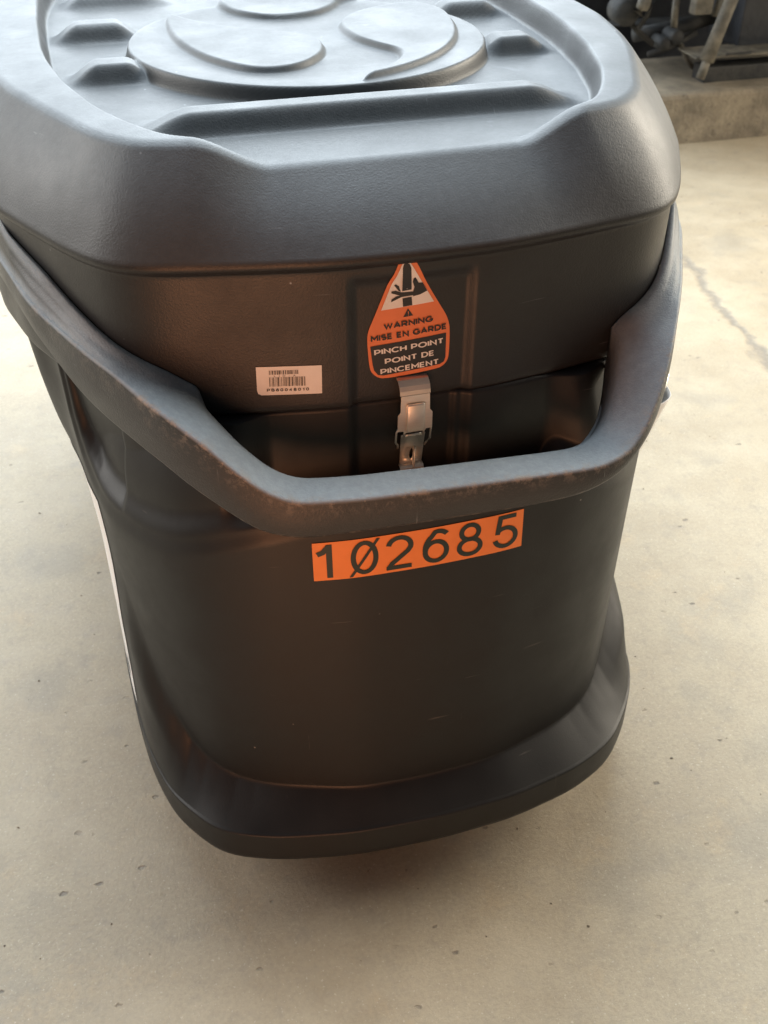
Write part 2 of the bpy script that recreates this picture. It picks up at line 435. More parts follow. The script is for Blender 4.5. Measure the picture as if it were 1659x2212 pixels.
# lid ---------------------------------------------------------------
Z_RIM, Z_FLOOR = 1.062, 1.028
PET_L = [(-.185, .335), (-.192, .21), (-.170, .097), (-.130, .022), (-.093, -.010), (-.042, -.002), (-.002, .045), (.014, .10), (.012, .145), (-.03, .19), (-.105, .235), (-.152, .30)]
PET_R = [(.052, .203), (.076, .259), (.132, .31), (.2, .312), (.235, .26), (.228, .17), (.2, .08), (.15, .005), (.08, -.055), (.007, -.090), (.05, -.045), (.092, .005), (.102, .045), (.078, .085), (.058, .13)]
PET_T = [(-.10, .375), (-.075, .32), (-.025, .275), (.04, .288), (.08, .33), (.10, .37), (.17, .385), (.20, .36), (.17, .42), (.08, .45), (-.04, .445), (-.09, .42)]
def smooth_poly(P, it=3):
    P = np.array(P, float)
    for _ in range(it):
        Q = np.roll(P, -1, 0)
        P = np.stack([.75 * P + .25 * Q, .25 * P + .75 * Q], 1).reshape(-1, 2)
    return P
def poly_sd(X, Y, P):
    # signed distance, negative inside
    d = np.full(X.shape, 1e9); inside = np.zeros(X.shape, bool)
    n = len(P)
    for i in range(n):
        ax, ay = P[i]; bx, by = P[(i + 1) % n]
        ex, ey = bx - ax, by - ay; wx, wy = X - ax, Y - ay
        t = np.clip((wx * ex + wy * ey) / (ex * ex + ey * ey + 1e-12), 0, 1)
        d = np.minimum(d, np.hypot(wx - ex * t, wy - ey * t))
        c = ((ay > Y) != (by > Y)) & (X < (bx - ax) * (Y - ay) / (by - ay + 1e-15) + ax)
        inside ^= c
    return np.where(inside, -d, d)
def lid_h(X, Y):
    phi = np.arctan2(X, YC - Y); r = np.hypot(X, Y - YC)
    edge = RIMI(phi) - r                                  # > 0 inside the recess
    m = sstep(-.001, .013, edge)
    chan = (1 - sstep(.138, .226, np.abs(X))) * sstep(-.20, -.27, Y)
    m = np.maximum(m, chan)
    rimz = Z_RIM - .004 * sstep(.0, .08, -(edge)) 
    fz = np.full_like(X, Z_FLOOR)
    # the tray floor falls gently towards the front lip
    fz = fz + .004 * sstep(-.24, -.32, Y)
    # ribs
    def rib(y0, h, xa, xb, ba, bb, fb=.025, pl=.028, bk=.03):
        prof = sstep(y0 - fb, y0, Y) * (1 - sstep(y0 + pl, y0 + pl + bk, Y))
        ax = np.abs(X)
        return h * prof * sstep(xa - ba, xa, ax) * (1 - sstep(xb, xb + bb, ax)) if xa > 0 else h * prof * (1 - sstep(xb, xb + bb, ax))
    up = rib(-.170, .025, 0, .203, 0, .085, .026, .02, .05)
    for yy in (.072, .30):
        up = np.maximum(up, rib(yy, .024, .262, .295 if yy < .2 else .31, .045, .05))
        yb = 2 * YC - yy
    up = np.maximum(up, rib(.53, .019, .215, .292, .075, .05))
    # round boss and three curved petals
    rc = np.hypot(X, Y - .160)
    disc = .020 * (1 - sstep(.250, .259, rc)) - .0035 * (1 - sstep(.19, .244, rc))
    pet = np.zeros_like(X)
    for P in PETS:
        pet = np.maximum(pet, .0085 * (1 - sstep(-.007, .002, poly_sd(X, Y, P))))
    up = np.maximum(up, disc + pet * (rc < .28))
    z = rimz * (1 - m) + (fz + up) * m
    return z
PETS = [smooth_poly(p) for p in (PET_L, PET_R, PET_T)]
PHL = phis(860, 260)
NT = 270
tt = np.linspace(0, 1, NT)
rows = []
RT = RIMT(PHL)
for t in tt:
    r = RT * max(t, .002)
    X = r * np.sin(PHL); Y = YC - r * np.cos(PHL)
    Z = lid_h(X, Y)
    e = np.clip((t - .972) / .028, 0, 1)
    Z = Z - .0045 * e ** 2
    rows.append(np.stack([X, Y, Z], -1))
zT = rows[-1][:, 2]
RC = CREASE(PHL)
for t in np.linspace(.03, 1, 30):
    bul = .006 * math.sin(math.pi * t)
    r = RT + (RC - RT) * t + bul
    z = zT + (.957 - zT) * t - .0 * t
    rows.append(xyz(PHL, r, z))
for dr, z in ((.0012, .953), (.0008, .949), (-.0022, .945), (-.0055, .942)):
    rows.append(xyz(PHL, RC + dr, np.full_like(RC, z)))
for z in np.concatenate([np.linspace(.9405, .910, 9), np.linspace(.905, SEAM + .004, 20), [SEAM]]):
    rr = wall_r(PHL, np.full_like(PHL, z))
    if z == SEAM: rr = rr - .002
    rows.append(xyz(PHL, rr, np.full_like(PHL, z)))
inn = rows[-1].copy(); inn[:, 0] *= .96; inn[:, 1] = YC + (inn[:, 1] - YC) * .96
rows.append(inn)
lid = grid_obj('lid', np.stack(rows), M_LID, bin_, True, True, True)
lid['label'] = 'dusty grey-black lid with ribbed tray and round emblem boss'

# carry bar and sweeping arms -----------------------------------------
ZT_OUT = [(-100, .885), (-70, .880), (-56, .874), (-50.8, .869), (-45.3, .860), (-38.5, .852), (-33.4, .843), (-26.9, .821), (-22.7, .797), (-19.4, .766), (-17, .745), (-14.5, .732), (-7.5, .725),
          (1.8, .721), (11.5, .717), (16.3, .716), (19.5, .722), (21.5, .735), (23.5, .757), (26, .785), (29, .812), (33.4, .838), (38.5, .850), (45.3, .860), (50.8, .869), (56, .874), (70, .880), (100, .885)]
ZT_IN = [(-100, .945), (-60, .936), (-55, .924), (-47, .904), (-39, .873), (-33, .848), (-29, .830), (-26.5, .812), (-22.7, .790), (-19.4, .765), (-17, .747), (-14.5, .735), (-7.5, .728),
         (1.8, .724), (11.5, .720), (16.3, .719), (19.5, .726), (21.5, .742), (23.5, .768), (26, .802), (28, .824), (33, .845), (39, .873), (47, .904), (55, .924), (60, .936), (100, .945)]
ZB = [(-100, .845), (-60, .842), (-51.5, .833), (-46.9, .815), (-41.5, .790), (-35, .771), (-27.8, .752), (-21.6, .716), (-18.1, .691), (-14.3, .680), (-2.8, .676),
      (8.4, .674), (13.7, .677), (16.5, .685), (19.5, .698), (22.5, .718), (27.8, .750), (35, .771), (41.5, .79), (46.9, .815), (51.5, .833), (60, .842), (100, .845)]
WID = [(-100, .09), (-27, .09), (-24, .078), (-21, .068), (-17, .060), (0, .058), (17, .060), (21, .068), (24, .078), (27, .09), (100, .09)]
PA = np.radians(np.linspace(-92, 92, 420))
ra = ARM(PA); zo = sm_tab(PA, ZT_OUT, 1.0); zi = sm_tab(PA, ZT_IN, 1.0); zb = sm_tab(PA, ZB, 1.2)
wr = wall_r(PA, zi) + .0015
ri = np.maximum(ra - sm_tab(PA, WID, 1.0), wr)
ri = np.minimum(ri, ra - .012)
def sec(dr_from_outer, z): return xyz(PA, ra - dr_from_outer, z)
w = ra - ri
prof = []
prof.append(sec(np.minimum(.030, w * .5), zb + .004))
prof.append(sec(.006 + 0 * w, zb + .0))
prof.append(sec(.002 + 0 * w, zb + .001))
prof.append(sec(.000 + 0 * w, zb + .005))
prof.append(sec(-.001 + 0 * w, zb + (zo - zb) * .5))
b_ = np.minimum(.0055, w * .3)
for a in np.linspace(0, 90, 6):
    c_, s_ = math.cos(math.radians(a)), math.sin(math.radians(a))
    prof.append(sec(b_ * (1 - c_), zo - b_ * (1 - s_)))
inner_b = np.minimum(.026, w * .42)
for t in (.25, .5, .75, 1.0):
    u = b_ + (w - inner_b - b_) * t
    prof.append(sec(u, zo + (zi - zo) * (u / w)))
pk = sstep(.004, .02, ri - wr)                   # 1 in the open pocket, 0 where the arm meets the lid
for a in (20, 45, 70, 90):
    c_, s_ = math.cos(math.radians(a)), math.sin(math.radians(a))
    prof.append(sec(w - inner_b * (1 - s_) , zi - inner_b * (1 - c_) * pk - .002 * (1 - pk) * (a / 90)))
prof.append(sec(w + .004 * pk, (zi - .03) * pk + (zi - .012) * (1 - pk)))
prof.append(sec(w + .002 * pk, zb + .012))
G = np.stack(prof, 1)                            # (n_path, n_sec, 3)
hand = grid_obj('carry_bar', G, M_HANDLE, body, True, True, True)
nsec = G.shape[1]
ea = hand.data.attributes.new('edge_wear', 'FLOAT', 'POINT')
wv = np.zeros(len(hand.data.vertices)); jj = np.arange(len(wv)) % nsec
for j_, v_ in ((4, 0.0), (5, .35), (6, .8), (7, 1.0), (8, 1.0), (9, .9), (10, .6), (11, .12), (1, .35), (2, .4)): wv[jj == j_] = v_
ii = np.degrees(PA)[np.minimum(np.arange(len(wv)) // nsec, len(PA) - 1)]
wv *= np.where((np.abs(ii) < 30), 1.0, .45)
ea.data.foreach_set('value', wv.astype(np.float32))
hand['label'] = 'carry bar with scuffed outer edge and arms rising to the lid corners'

# ------------------------------------------------------------------ printed labels on the curved walls
def arc(cx, cy, rx, ry, a0, a1, n=14):
    return [(cx + rx * math.cos(math.radians(a0 + (a1 - a0) * k / n)), cy + ry * math.sin(math.radians(a0 + (a1 - a0) * k / n))) for k in range(n + 1)]
def glyph(ch):
    # centre-line strokes in a cell of height 1; returns strokes and advance width
    G = {
     'W': ([[(0, 1), (.27, 0), (.5, .95), (.73, 0), (1.0, 1)]], 1.0), 'A': ([[(0, 0), (.37, 1), (.74, 0)], [(.13, .28), (.61, .28)]], .74),
     'R': ([[(0, 0), (0, 1), (.33, 1)] + arc(.33, .70, .29, .30, 90, -90) + [(0, .40)], [(.34, .40), (.64, 0)]], .64), 'N': ([[(0, 0), (0, 1), (.68, 0), (.68, 1)]], .68),
     'I': ([[(0, 0), (0, 1)]], .0), 'M': ([[(0, 0), (0, 1), (.41, .36), (.82, 1), (.82, 0)]], .82),
     'G': ([arc(.44, .5, .44, .5, 45, 330, 26) + [(.82, .46), (.48, .46)]], .82), 'E': ([[(.52, 1), (0, 1), (0, 0), (.53, 0)], [(0, .51), (.47, .51)]], .53),
     'S': ([arc(.28, .745, .27, .255, 25, 262, 20) + arc(.30, .25, .27, .25, 82, -150, 20)], .57), 'D': ([[(0, 0), (0, 1), (.27, 1)] + arc(.27, .5, .45, .5, 90, -90, 20) + [(0, 0)]], .72),
     'P': ([[(0, 0), (0, 1), (.33, 1)] + arc(.33, .68, .29, .32, 90, -90) + [(0, .36)]], .62), 'C': ([arc(.45, .5, .45, .5, 42, 318, 26)], .80),
     'H': ([[(0, 0), (0, 1)], [(.66, 0), (.66, 1)], [(0, .51), (.66, .51)]], .66), 'O': ([arc(.48, .5, .48, .5, 0, 360, 32)], .96),
     'T': ([[(0, 1), (.64, 1)], [(.32, 1), (.32, 0)]], .64), 'L': ([[(0, 1), (0, 0), (.5, 0)]], .5),
     'B': ([[(0, 0), (0, 1), (.30, 1)] + arc(.30, .76, .25, .24, 90, -90) + [(0, .52)], [(.30, .52)] + arc(.32, .26, .29, .26, 90, -90) + [(0, 0)]], .60),
     '-': ([[(0, .42), (.32, .42)]], .32), ' ': ([], .18),
     '0': ([arc(.29, .5, .29, .5, 0, 360, 32)], .58), '1': ([[(.02, .74), (.16, .80), (.32, 1.0)], [(.32, 1.045), (.32, -.045)]], .40),
     '2': ([arc(.30, .72, .28, .28, 172, -18, 16) + [(.50, .52), (.30, .33), (.10, .14), (.02, 0)], [(-.04, 0), (.60, 0)]], .58),
     '4': ([[(.44, -.04), (.44, 1), (.0, .27), (.60, .27)]], .60), '5': ([[(.56, 1.0), (.13, 1.0), (.062, .44)], arc(.28, .315, .285, .315, 140, -165, 24)], .58),
     '6': ([arc(.30, .33, .28, .33, 0, 360, 28), arc(.36, .50, .34, .50, 50, 105, 8) + arc(.42, .42, .40, .52, 128, 184, 10)], .58),
     '8': ([arc(.29, .755, .235, .245, 0, 360, 26), arc(.29, .26, .29, .26, 0, 360, 28)], .58),
    }
    return G[ch]
def stroke_poly(pts, w):
    P = np.array(pts, float); keep = [0]
    for i in range(1, len(P)):
        if np.hypot(*(P[i] - P[keep[-1]])) > 1e-4: keep.append(i)
    P = P[keep]; closed = len(P) > 3 and np.hypot(*(P[0] - P[-1])) < 1e-3
    if closed: P = P[:-1]
    n = len(P); L, R = [], []
    for i in range(n):
        a = P[i - 1] if (i > 0 or closed) else None
        b = P[(i + 1) % n] if (i < n - 1 or closed) else None
        d1 = (P[i] - a) / np.hypot(*(P[i] - a)) if a is not None else None
        d2 = (b - P[i]) / np.hypot(*(b - P[i])) if b is not None else None
        if d1 is None: d1 = d2
        if d2 is None: d2 = d1
        n1 = np.array([-d1[1], d1[0]]); n2 = np.array([-d2[1], d2[0]])
        m = n1 + n2; q = np.hypot(*m)
        m = m / q if q > 1e-6 else n1
        k = w / 2 / max(m @ n1, .42)
        L.append(P[i] + m * k); R.append(P[i] - m * k)
    V = np.concatenate([np.array(L), np.array(R)]); F = []
    for i in range(n if closed else n - 1):
        j = (i + 1) % n; F.append((i, j, n + j, n + i))
    return V, F
def text_mesh(txt, weight=.17, gap=.30):
    x = 0; parts = []
    for ch in txt:
        st, adv = glyph(ch)
        for p in st:
            V, F = stroke_poly(p, weight); parts.append((V + np.array([x, 0]), F))
        x += adv + gap
    return joinm(parts)
def fit(V, cx, cy, width=None, height=None):
    lo, hi = V.min(0), V.max(0)
    c = (lo + hi) / 2; s = np.array([1.0, 1.0])
    sx = width / (hi[0] - lo[0]) if width else None
    sy = height / (hi[1] - lo[1]) if height else None
    s = np.array([sx or sy, sy or sx])
    return (V - c) * s + np.array([cx, cy])
def fill_poly(P, cell=.008):
    # triangulate an outline, then cut it along a grid so that it can bend with the wall
    bm = bmesh.new()
    vs = [bm.verts.new((p[0], p[1], 0)) for p in P]
    bm.faces.new(vs)
    lo = np.min(P, 0); hi = np.max(P, 0)
    for ax in (0, 1):
        k = lo[ax] + cell
        while k < hi[ax]:
            co = [0, 0, 0]; no = [0, 0, 0]; co[ax] = k; no[ax] = 1
            bmesh.ops.bisect_plane(bm, geom=bm.verts[:] + bm.edges[:] + bm.faces[:], plane_co=co, plane_no=no)
            k += cell
    bmesh.ops.triangulate(bm, faces=bm.faces)
    V = np.array([v.co[:2] for v in bm.verts]); bm.verts.index_update()
    F = [tuple(v.index for v in f.verts) for f in bm.faces]; bm.free()
    return V, F
def joinm(parts):
    Vs, Fs, n = [], [], 0
    for V, F in parts:
        Vs.append(V); Fs += [tuple(i + n for i in f) for f in F]; n += len(V)
    return np.concatenate(Vs), Fs
class Decal:
    def __init__(s, fn, x0, z0, rot, parent):
        s.fn, s.x0, s.z0, s.c, s.s, s.parent = fn, x0, z0, math.cos(rot), math.sin(rot), parent
    def put(s, name, VF, mat, lift, parent=None):
        V, F = VF
        x = s.x0 + V[:, 0] * s.c - V[:, 1] * s.s; z = s.z0 + V[:, 0] * s.s + V[:, 1] * s.c
        y = front_y(s.fn, x, z) - lift
        P = np.stack([x, y, z], -1)
        # face outwards
        F2 = []
        for f in F:
            a, b, c = P[f[0]], P[f[1]], P[f[2]]
            nrm = np.cross(b - a, c - a)
            F2.append(f if nrm[1] < 0 else f[::-1])
        return from_py(name, P, F2, mat, parent or s.parent, True)
def rrect(x0, x1, y0, y1, r, n=6):
    P = []
    for cx, cy, a0 in ((x1 - r, y1 - r, 0), (x0 + r, y1 - r, 90), (x0 + r, y0 + r, 180), (x1 - r, y0 + r, 270)):
        for k in range(n + 1):
            a = math.radians(a0 + 90 * k / n); P.append((cx + r * math.cos(a), cy + r * math.sin(a)))
    return P
def quad(x0, x1, y0, y1): return [(x0, y0), (x1, y0), (x1, y1), (x0, y1)]

# number label under the bar
D = Decal(body_r, 0, 0, 0, body)
nb = Decal(body_r, -.0105, .598, math.radians(.2), bin_)
LW, LH = .2690, .0572
num = nb.put('number_label', fill_poly(quad(-LW / 2, LW / 2, -LH / 2, LH / 2), .006), M_NUMORANGE, .0010)
num['label'] = 'orange asset number label reading 102685'
xs = [-.118, -.072, -.028, .018, .0625, .1105]
parts = []
for ch, xx in zip('102685', xs):
    V, F = text_mesh(ch, .135 if ch not in '1' else .15)
    wd = .0195 if ch == '1' else .0345
    parts.append((fit(V, xx - (.003 if ch == '1' else 0), .0005 + .0008 * (ch == '5'), wd, .0500), F))
parts.append(fill_poly([(xs[1] - .0195, -.0268), (xs[1] - .0150, -.0268), (xs[1] + .0195, .0268), (xs[1] + .0150, .0268)], .01))
nb.put('digits', joinm(parts), M_GREENINK, .0018, num)

# barcode label
bc = Decal(wall_r, -.148, .8105, math.radians(-1.0), bin_)
bl = bc.put('barcode_label', fill_poly([(-.0365, -.0120), (-.0355, -.0165), (-.0320, -.0185), (.0365, -.0185), (.0365, .0185), (-.0365, .0185)], .006), M_WHITE, .0010)
bl['label'] = 'white barcode label reading LID-A and PB60048010'
def bars(x0, x1, y0, y1, seed):
    r = random.Random(seed); x = x0; out = []
    while x < x1:
        wv = r.choice((.0004, .0004, .0008, .0012)); out.append((np.array(quad(x, min(x + wv, x1), y0, y1)), [(0, 1, 2, 3)])); x += wv + r.choice((.0004, .0004, .0008, .0011))
    return joinm(out)
bc.put('bars', bars(-.0225, .0100, .0085, .0138, 3), M_INK, .0016, bl)
bc.put('bars', bars(-.0225, .0180, -.0070, .0050, 5), M_INK, .0016, bl)
V, F = text_mesh('LID-A', .14, 1.3); bc.put('lettering', (fit(V, -.0050, .0067, .0240, .0024), F), M_INK, .0016, bl)
V, F = text_mesh('PB60048010', .23, .55); bc.put('lettering', (fit(V, -.0020, -.0115, .0475, .0042), F), M_INK, .0016, bl)

# warning label: coordinates in the 1659 x 1917 enlargement of the photograph, straightened
def wl(px, py):
    # label frame: x right, y up, metres; axis tilted in the enlargement
    u = (px - 748) / 1e4 * .80; v = (1000 - py) / 1e4 * .80
    return u, v + u * .198 - 0
ws = Decal(wall_r, -.0095, .8700, math.radians(3.4), bin_)
KX, KY = 1.015, 1.13
def wlp(L): 
    out = []
    for px, py in L:
        q = py + .198 * (px - 748)                       # remove the slant of the baseline
        p = px - .053 * (q - 1000)                       # and the lean of the axis
        out.append(((p - 748) * 8.0e-5 * KX, (1000 - q) * 8.0e-5 * KY))
    return out
outline = [(650, 86), (690, 66), (735, 72), (790, 112), (838, 190), (1020, 500), (1200, 760), (1300, 900), (1345, 1010), (1362, 1120), (1362, 1450), (1340, 1560), (1270, 1640), (1180, 1680), (420, 1838), (300, 1830), (210, 1760), (180, 1680), (158, 1400), (155, 1250), (180, 1140), (240, 1010), (560, 260), (612, 130)]
inner = [(690, 165), (735, 180), (775, 232), (1110, 718), (355, 870), (612, 250), (645, 185)]
blackp = [(1305, 1155), (1308, 1500), (1285, 1570), (1220, 1610), (380, 1790), (300, 1785), (245, 1720), (225, 1640), (195, 1380)]
wb = ws.put('warning_sticker', fill_poly(smooth_poly(wlp(outline), 2), .006), M_ORANGE, .0012)
wb['label'] = 'orange pinch point warning sticker with crushed hand pictogram'
ws.put('picture_panel', fill_poly(wlp(inner), .006), M_WHITE, .0018, wb)
ws.put('text_panel', fill_poly(wlp(blackp), .006), M_INK, .0018, wb)
pic = [
    [(634, 262), (648, 212), (690, 188), (728, 205), (752, 250), (782, 565), (650, 592)],                 # ram
    [(655, 690), (785, 662), (795, 775), (662, 803)],                                                    # anvil
    [(797, 465), (800, 410), (822, 388), (850, 420), (880, 470), (940, 468), (1005, 572), (905, 625), (805, 655), (805, 585), (822, 530)],   # back of the hand and thumb
    [(805, 592), (805, 640), (640, 672), (495, 748), (498, 715), (560, 670), (620, 655), (495, 628), (500, 605), (560, 592), (640, 612)],      # fingers under the ram
    [(535, 520), (560, 505), (605, 530), (628, 600), (600, 592)],
]
ws.put('pictogram', joinm([fill_poly(wlp(p), .02) for p in pic]), M_INK, .0024, wb)
ws.put('arrow', fill_poly(wlp([(672, 428), (738, 418), (742, 498), (760, 500), (715, 560), (662, 512), (680, 510)]), .02), M_WHITE, .0030, wb)
ws.put('alert_triangle', fill_poly(wlp([(735, 825), (810, 918), (670, 948)]), .02), M_INK, .0018, wb)
ws.put('exclamation_mark', joinm([fill_poly(wlp([(733, 862), (743, 860), (743, 902), (737, 903)]), .02), fill_poly(wlp([(736, 909), (744, 908), (744, 917), (736, 918)]), .02)]), M_ORANGE, .0024, wb)
def wtext(txt, c, wpx, hpx, mat, bold=.0):
    V, F = text_mesh(txt, .235, .30)
    (cx, cy), = wlp([c])
    ws.put('lettering', (fit(V, cx, cy, wpx * 8.0e-5 * KX, hpx * 8.0e-5 * KY), F), mat, .0026, wb)
wtext('WARNING', (742, 1022), 712, 100, M_INK, .0011)
wtext('MISE EN GARDE', (748, 1165), 1095, 100, M_INK, .0011)
wtext('PINCH POINT', (752, 1362), 1010, 98, M_WHITE, .0010)
wtext('POINT DE', (760, 1510), 720, 98, M_WHITE, .0010)
wtext('PINCEMENT', (765, 1650), 860, 98, M_WHITE, .0010)

# side decals that wrap round the corners of the lower body
def side_patch(name, a0, a1, z0, z1, mat, lift, parent, nz=24, na=30):
    A = np.radians(np.linspace(a0, a1, na)); rows = []
    for z in np.linspace(z0, z1, nz):
        rows.append(xyz(A, body_r(A, np.full_like(A, z)) + lift, np.full_like(A, z)))
    return grid_obj(name, np.stack(rows), mat, parent, False)
ld = side_patch('side_decal', -46.2, -78, .185, .575, M_WHITE, .0012, bin_)
ld['label'] = 'pale side decal seen edge-on at the left corner'
side_patch('rule', -46.2, -78, .2745, .2770, M_INK, .0018, ld, 3)
side_patch('lettering', -48.0, -50.5, .226, .252, M_INK, .0018, ld, 4)
A_ = np.radians(np.linspace(45.5, 63, 22)); rows = []
for z in np.linspace(.415, .590, 20):
    rows.append(xyz(A_, body_r(A_, np.full_like(A_, z)) + .002 + (.026 + .034 * (z - .415) / .175) * sstep(math.radians(44.5), math.radians(54), A_), np.full_like(A_, z)))
rd_ = grid_obj('side_tag', np.stack(rows), M_WHITE, bin_, False)
so_ = rd_.modifiers.new('thick', 'SOLIDIFY'); so_.thickness = .0008
rd_['label'] = 'white tag hanging off the right side latch'

# ------------------------------------------------------------------ latches
def sheet(profile, x0, x1, th):
    # bent sheet metal: profile of (y, z) points, extruded along x with a thickness
    pts = [Vector((0, p[0], p[1])) for p in profile]; bm = bmesh.new(); A = []
    for i, p in enumerate(pts):
        t = (pts[min(i + 1, len(pts) - 1)] - pts[max(i - 1, 0)]).normalized(); n = Vector((0, -t.z, t.y))
        A.append([bm.verts.new((x, q.y, q.z)) for q in (p, p + n * th) for x in (x0, x1)])
    for a, b in zip(A[:-1], A[1:]):
        for i, j in ((0, 1), (1, 3), (3, 2), (2, 0)): bm.faces.new((a[i], a[j], b[j], b[i]))
    bm.faces.new((A[0][0], A[0][1], A[0][3], A[0][2])); bm.faces.new((A[-1][0], A[-1][1], A[-1][3], A[-1][2]))
    return bm
lat = bpy.data.objects.new('draw_latch', None); col.objects.link(lat); lat.parent = bin_
lat['label'] = 'bright steel draw latch below the warning sticker'
YW = float(front_y(wall_r, 0., .80)) ; YN = float(front_y(neck_r, 0., .70))
def latch_front(root, cx, yw, z0):
    hw = .0185
    # keeper hook on the lid
    bm = sheet([(yw, z0 + .012), (yw - .008, z0 + .011), (yw - .0150, z0 + .006), (yw - .0175, z0 + .001), (yw - .0185, z0 - .004)], cx - hw, cx + hw, .0014)
    from_bm('keeper', bm, M_STEEL, root)
    # lever plate with shoulders
    P = [(-hw + .001, -.004), (hw - .001, -.004), (hw - .0005, -.026), (hw + .0028, -.030), (hw + .0028, -.052), (hw - .005, -.0525), (hw - .006, -.055), (-hw + .006, -.055), (-hw + .005, -.0525), (-hw - .0028, -.052), (-hw - .0028, -.030), (-hw + .0005, -.026)]
    bm = bmesh.new()
    f = bm.faces.new([bm.verts.new((cx + a, yw - .0195, z0 + b)) for a, b in P])
    e = bmesh.ops.extrude_face_region(bm, geom=[f]); bmesh.ops.translate(bm, verts=[v for v in e['geom'] if isinstance(v, bmesh.types.BMVert)], vec=(0, .0016, 0))
    bmesh.ops.bevel(bm, geom=bm.edges[:], offset=.0004, segments=2, affect='EDGES')
    lev = from_bm('lever', bm, M_STEEL, root)
    bm = bmesh.new(); bm_box(bm, cx - .0115, cx + .0115, yw - .0235, yw - .0190, z0 - .0535, z0 - .0145, .0026)
    from_bm('boss', bm, M_STEEL, lev, True)
    # bail wire
    for s in (-1, 1):
        bm = bmesh.new()
        bm_tube(bm, [(cx + s * .0195, yw - .016, z0 - .050), (cx + s * .0215, yw - .014, z0 - .056), (cx + s * .0215, yw - .011, z0 - .072), (cx + s * .0180, yw - .008, z0 - .079), (cx + s * .0170, yw - .004, z0 - .085)], .0013, 8)
        from_bm('bail_wire', bm, M_STEEL, root, True)
        bm = bmesh.new(); bm_tube(bm, [(cx + s * .012, yw - .016, z0 - .052), (cx + s * .012, yw - .014, z0 - .063)], .0014, 8)
        from_bm('bail_wire', bm, M_STEEL, root, True)
    # strap with a slot, narrower downwards
    zz = np.linspace(z0 - .062, z0 - .112, 14)
    yy = yw - .012 + .010 * ((z0 - .062 - zz) / .05) ** .8
    hwz = .0150 - .0010 * ((z0 - .062 - zz) / .05)
    bm = bmesh.new(); R = []
    for y, z, h in zip(yy, zz, hwz):
        sl = .0024 * max(0, 1 - ((z - (z0 - .095)) / .0085) ** 2) ** .5
        R.append([bm.verts.new((cx + a, y, z)) for a in (-h, -sl - .0001, sl + .0001, h)])
    for a, b in zip(R[:-1], R[1:]):
        for i in (0, 2): bm.faces.new((a[i], a[i + 1], b[i + 1], b[i]))
        if abs(a[1].co.x - a[2].co.x) < .0003 and abs(b[1].co.x - b[2].co.x) < .0003: bm.faces.new((a[1], a[2], b[2], b[1]))
    bmesh.ops.recalc_face_normals(bm, faces=bm.faces)
    me = bpy.data.meshes.new('strap'); bm.to_mesh(me); bm.free()
    st = link('strap', me, M_STEEL, root)
    so = st.modifiers.new('thick', 'SOLIDIFY'); so.thickness = .0014; so.offset = 0
    # split ring through the slot
    bm = bmesh.new()
    bm_tube(bm, [(cx + .0022 + .0030 * math.sin(a) * .3, yw - .0060 - .0065 * (1 - math.cos(a)) * .5, z0 - .0995 + .0165 * math.sin(a)) for a in np.linspace(0, 2 * math.pi, 28, endpoint=False)], .0010, 8, True)
    from_bm('split_ring', bm, M_STEEL, root, True)
    bm = sheet([(yw - .0015, z0 - .110), (yw - .008, z0 - .1105), (yw - .0105, z0 - .113), (yw - .011, z0 - .150), (yw + .001, z0 - .152)], cx - .0150, cx + .0150, .0016)
    from_bm('foot_bracket', bm, M_STEEL, root)
latch_front(lat, -.0045, YW, .7865)

# ends of the side hardware that show past the corners
def side_point(phi_d, z, lift):
    p = math.radians(phi_d); r = float(body_r(np.array([p]), np.array([z]))[0]) + lift
    return Vector((r * math.sin(p), YC - r * math.cos(p), z)), Vector((math.sin(p), -math.cos(p), 0)), Vector((math.cos(p), math.sin(p), 0))
ll = bpy.data.objects.new('side_latch', None); col.objects.link(ll); ll.parent = bin_
p, n_, t_ = side_point(-40.5, .742, .006)
bm = bmesh.new(); bm_tube(bm, [p - t_ * .020, p + t_ * .006], .0045, 12); from_bm('hinge_pin', bm, M_BRASS, ll, True)
bm = bmesh.new(); bm_tube(bm, [p - t_ * .018 - n_ * .012, p - t_ * .018], .003, 8); from_bm('pin_bracket', bm, M_BRASS, ll, True)
rl = bpy.data.objects.new('side_latch', None); col.objects.link(rl); rl.parent = bin_
p, n_, t_ = side_point(54, .605, .036)
bm = bmesh.new()
q = [p - n_ * .030 + Vector((0, 0, .040)), p + n_ * .017 + Vector((0, 0, .004)), p + n_ * .015 + Vector((0, 0, -.006)), p - n_ * .034 + Vector((0, 0, .02))]
vs = [[bm.verts.new(a + t_ * s) for a in q] for s in (-.018, .018)]
bm.faces.new(vs[0]); bm.faces.new(vs[1][::-1])
for i in range(4): bm.faces.new((vs[0][i], vs[1][i], vs[1][(i + 1) % 4], vs[0][(i + 1) % 4]))
from_bm('lever', bm, M_STEEL, rl)
bm = bmesh.new(); bm_tube(bm, [p + n_ * .013 - t_ * .019 + Vector((0, 0, -.006)), p + n_ * .013 + t_ * .019 + Vector((0, 0, -.006))], .004, 10)
from_bm('rivet', bm, M_STEEL, rl, True)

# ------------------------------------------------------------------ background: kerb and the chassis standing on it
cb = on_z(1590, 300, 0)
YK = cb[1]
bm = bmesh.new(); bm_box(bm, .6, 6.0, YK, YK + .55, -.02, .200, .02)
curb = from_bm('concrete_curb', bm, M_CURB); curb['kind'] = 'structure'

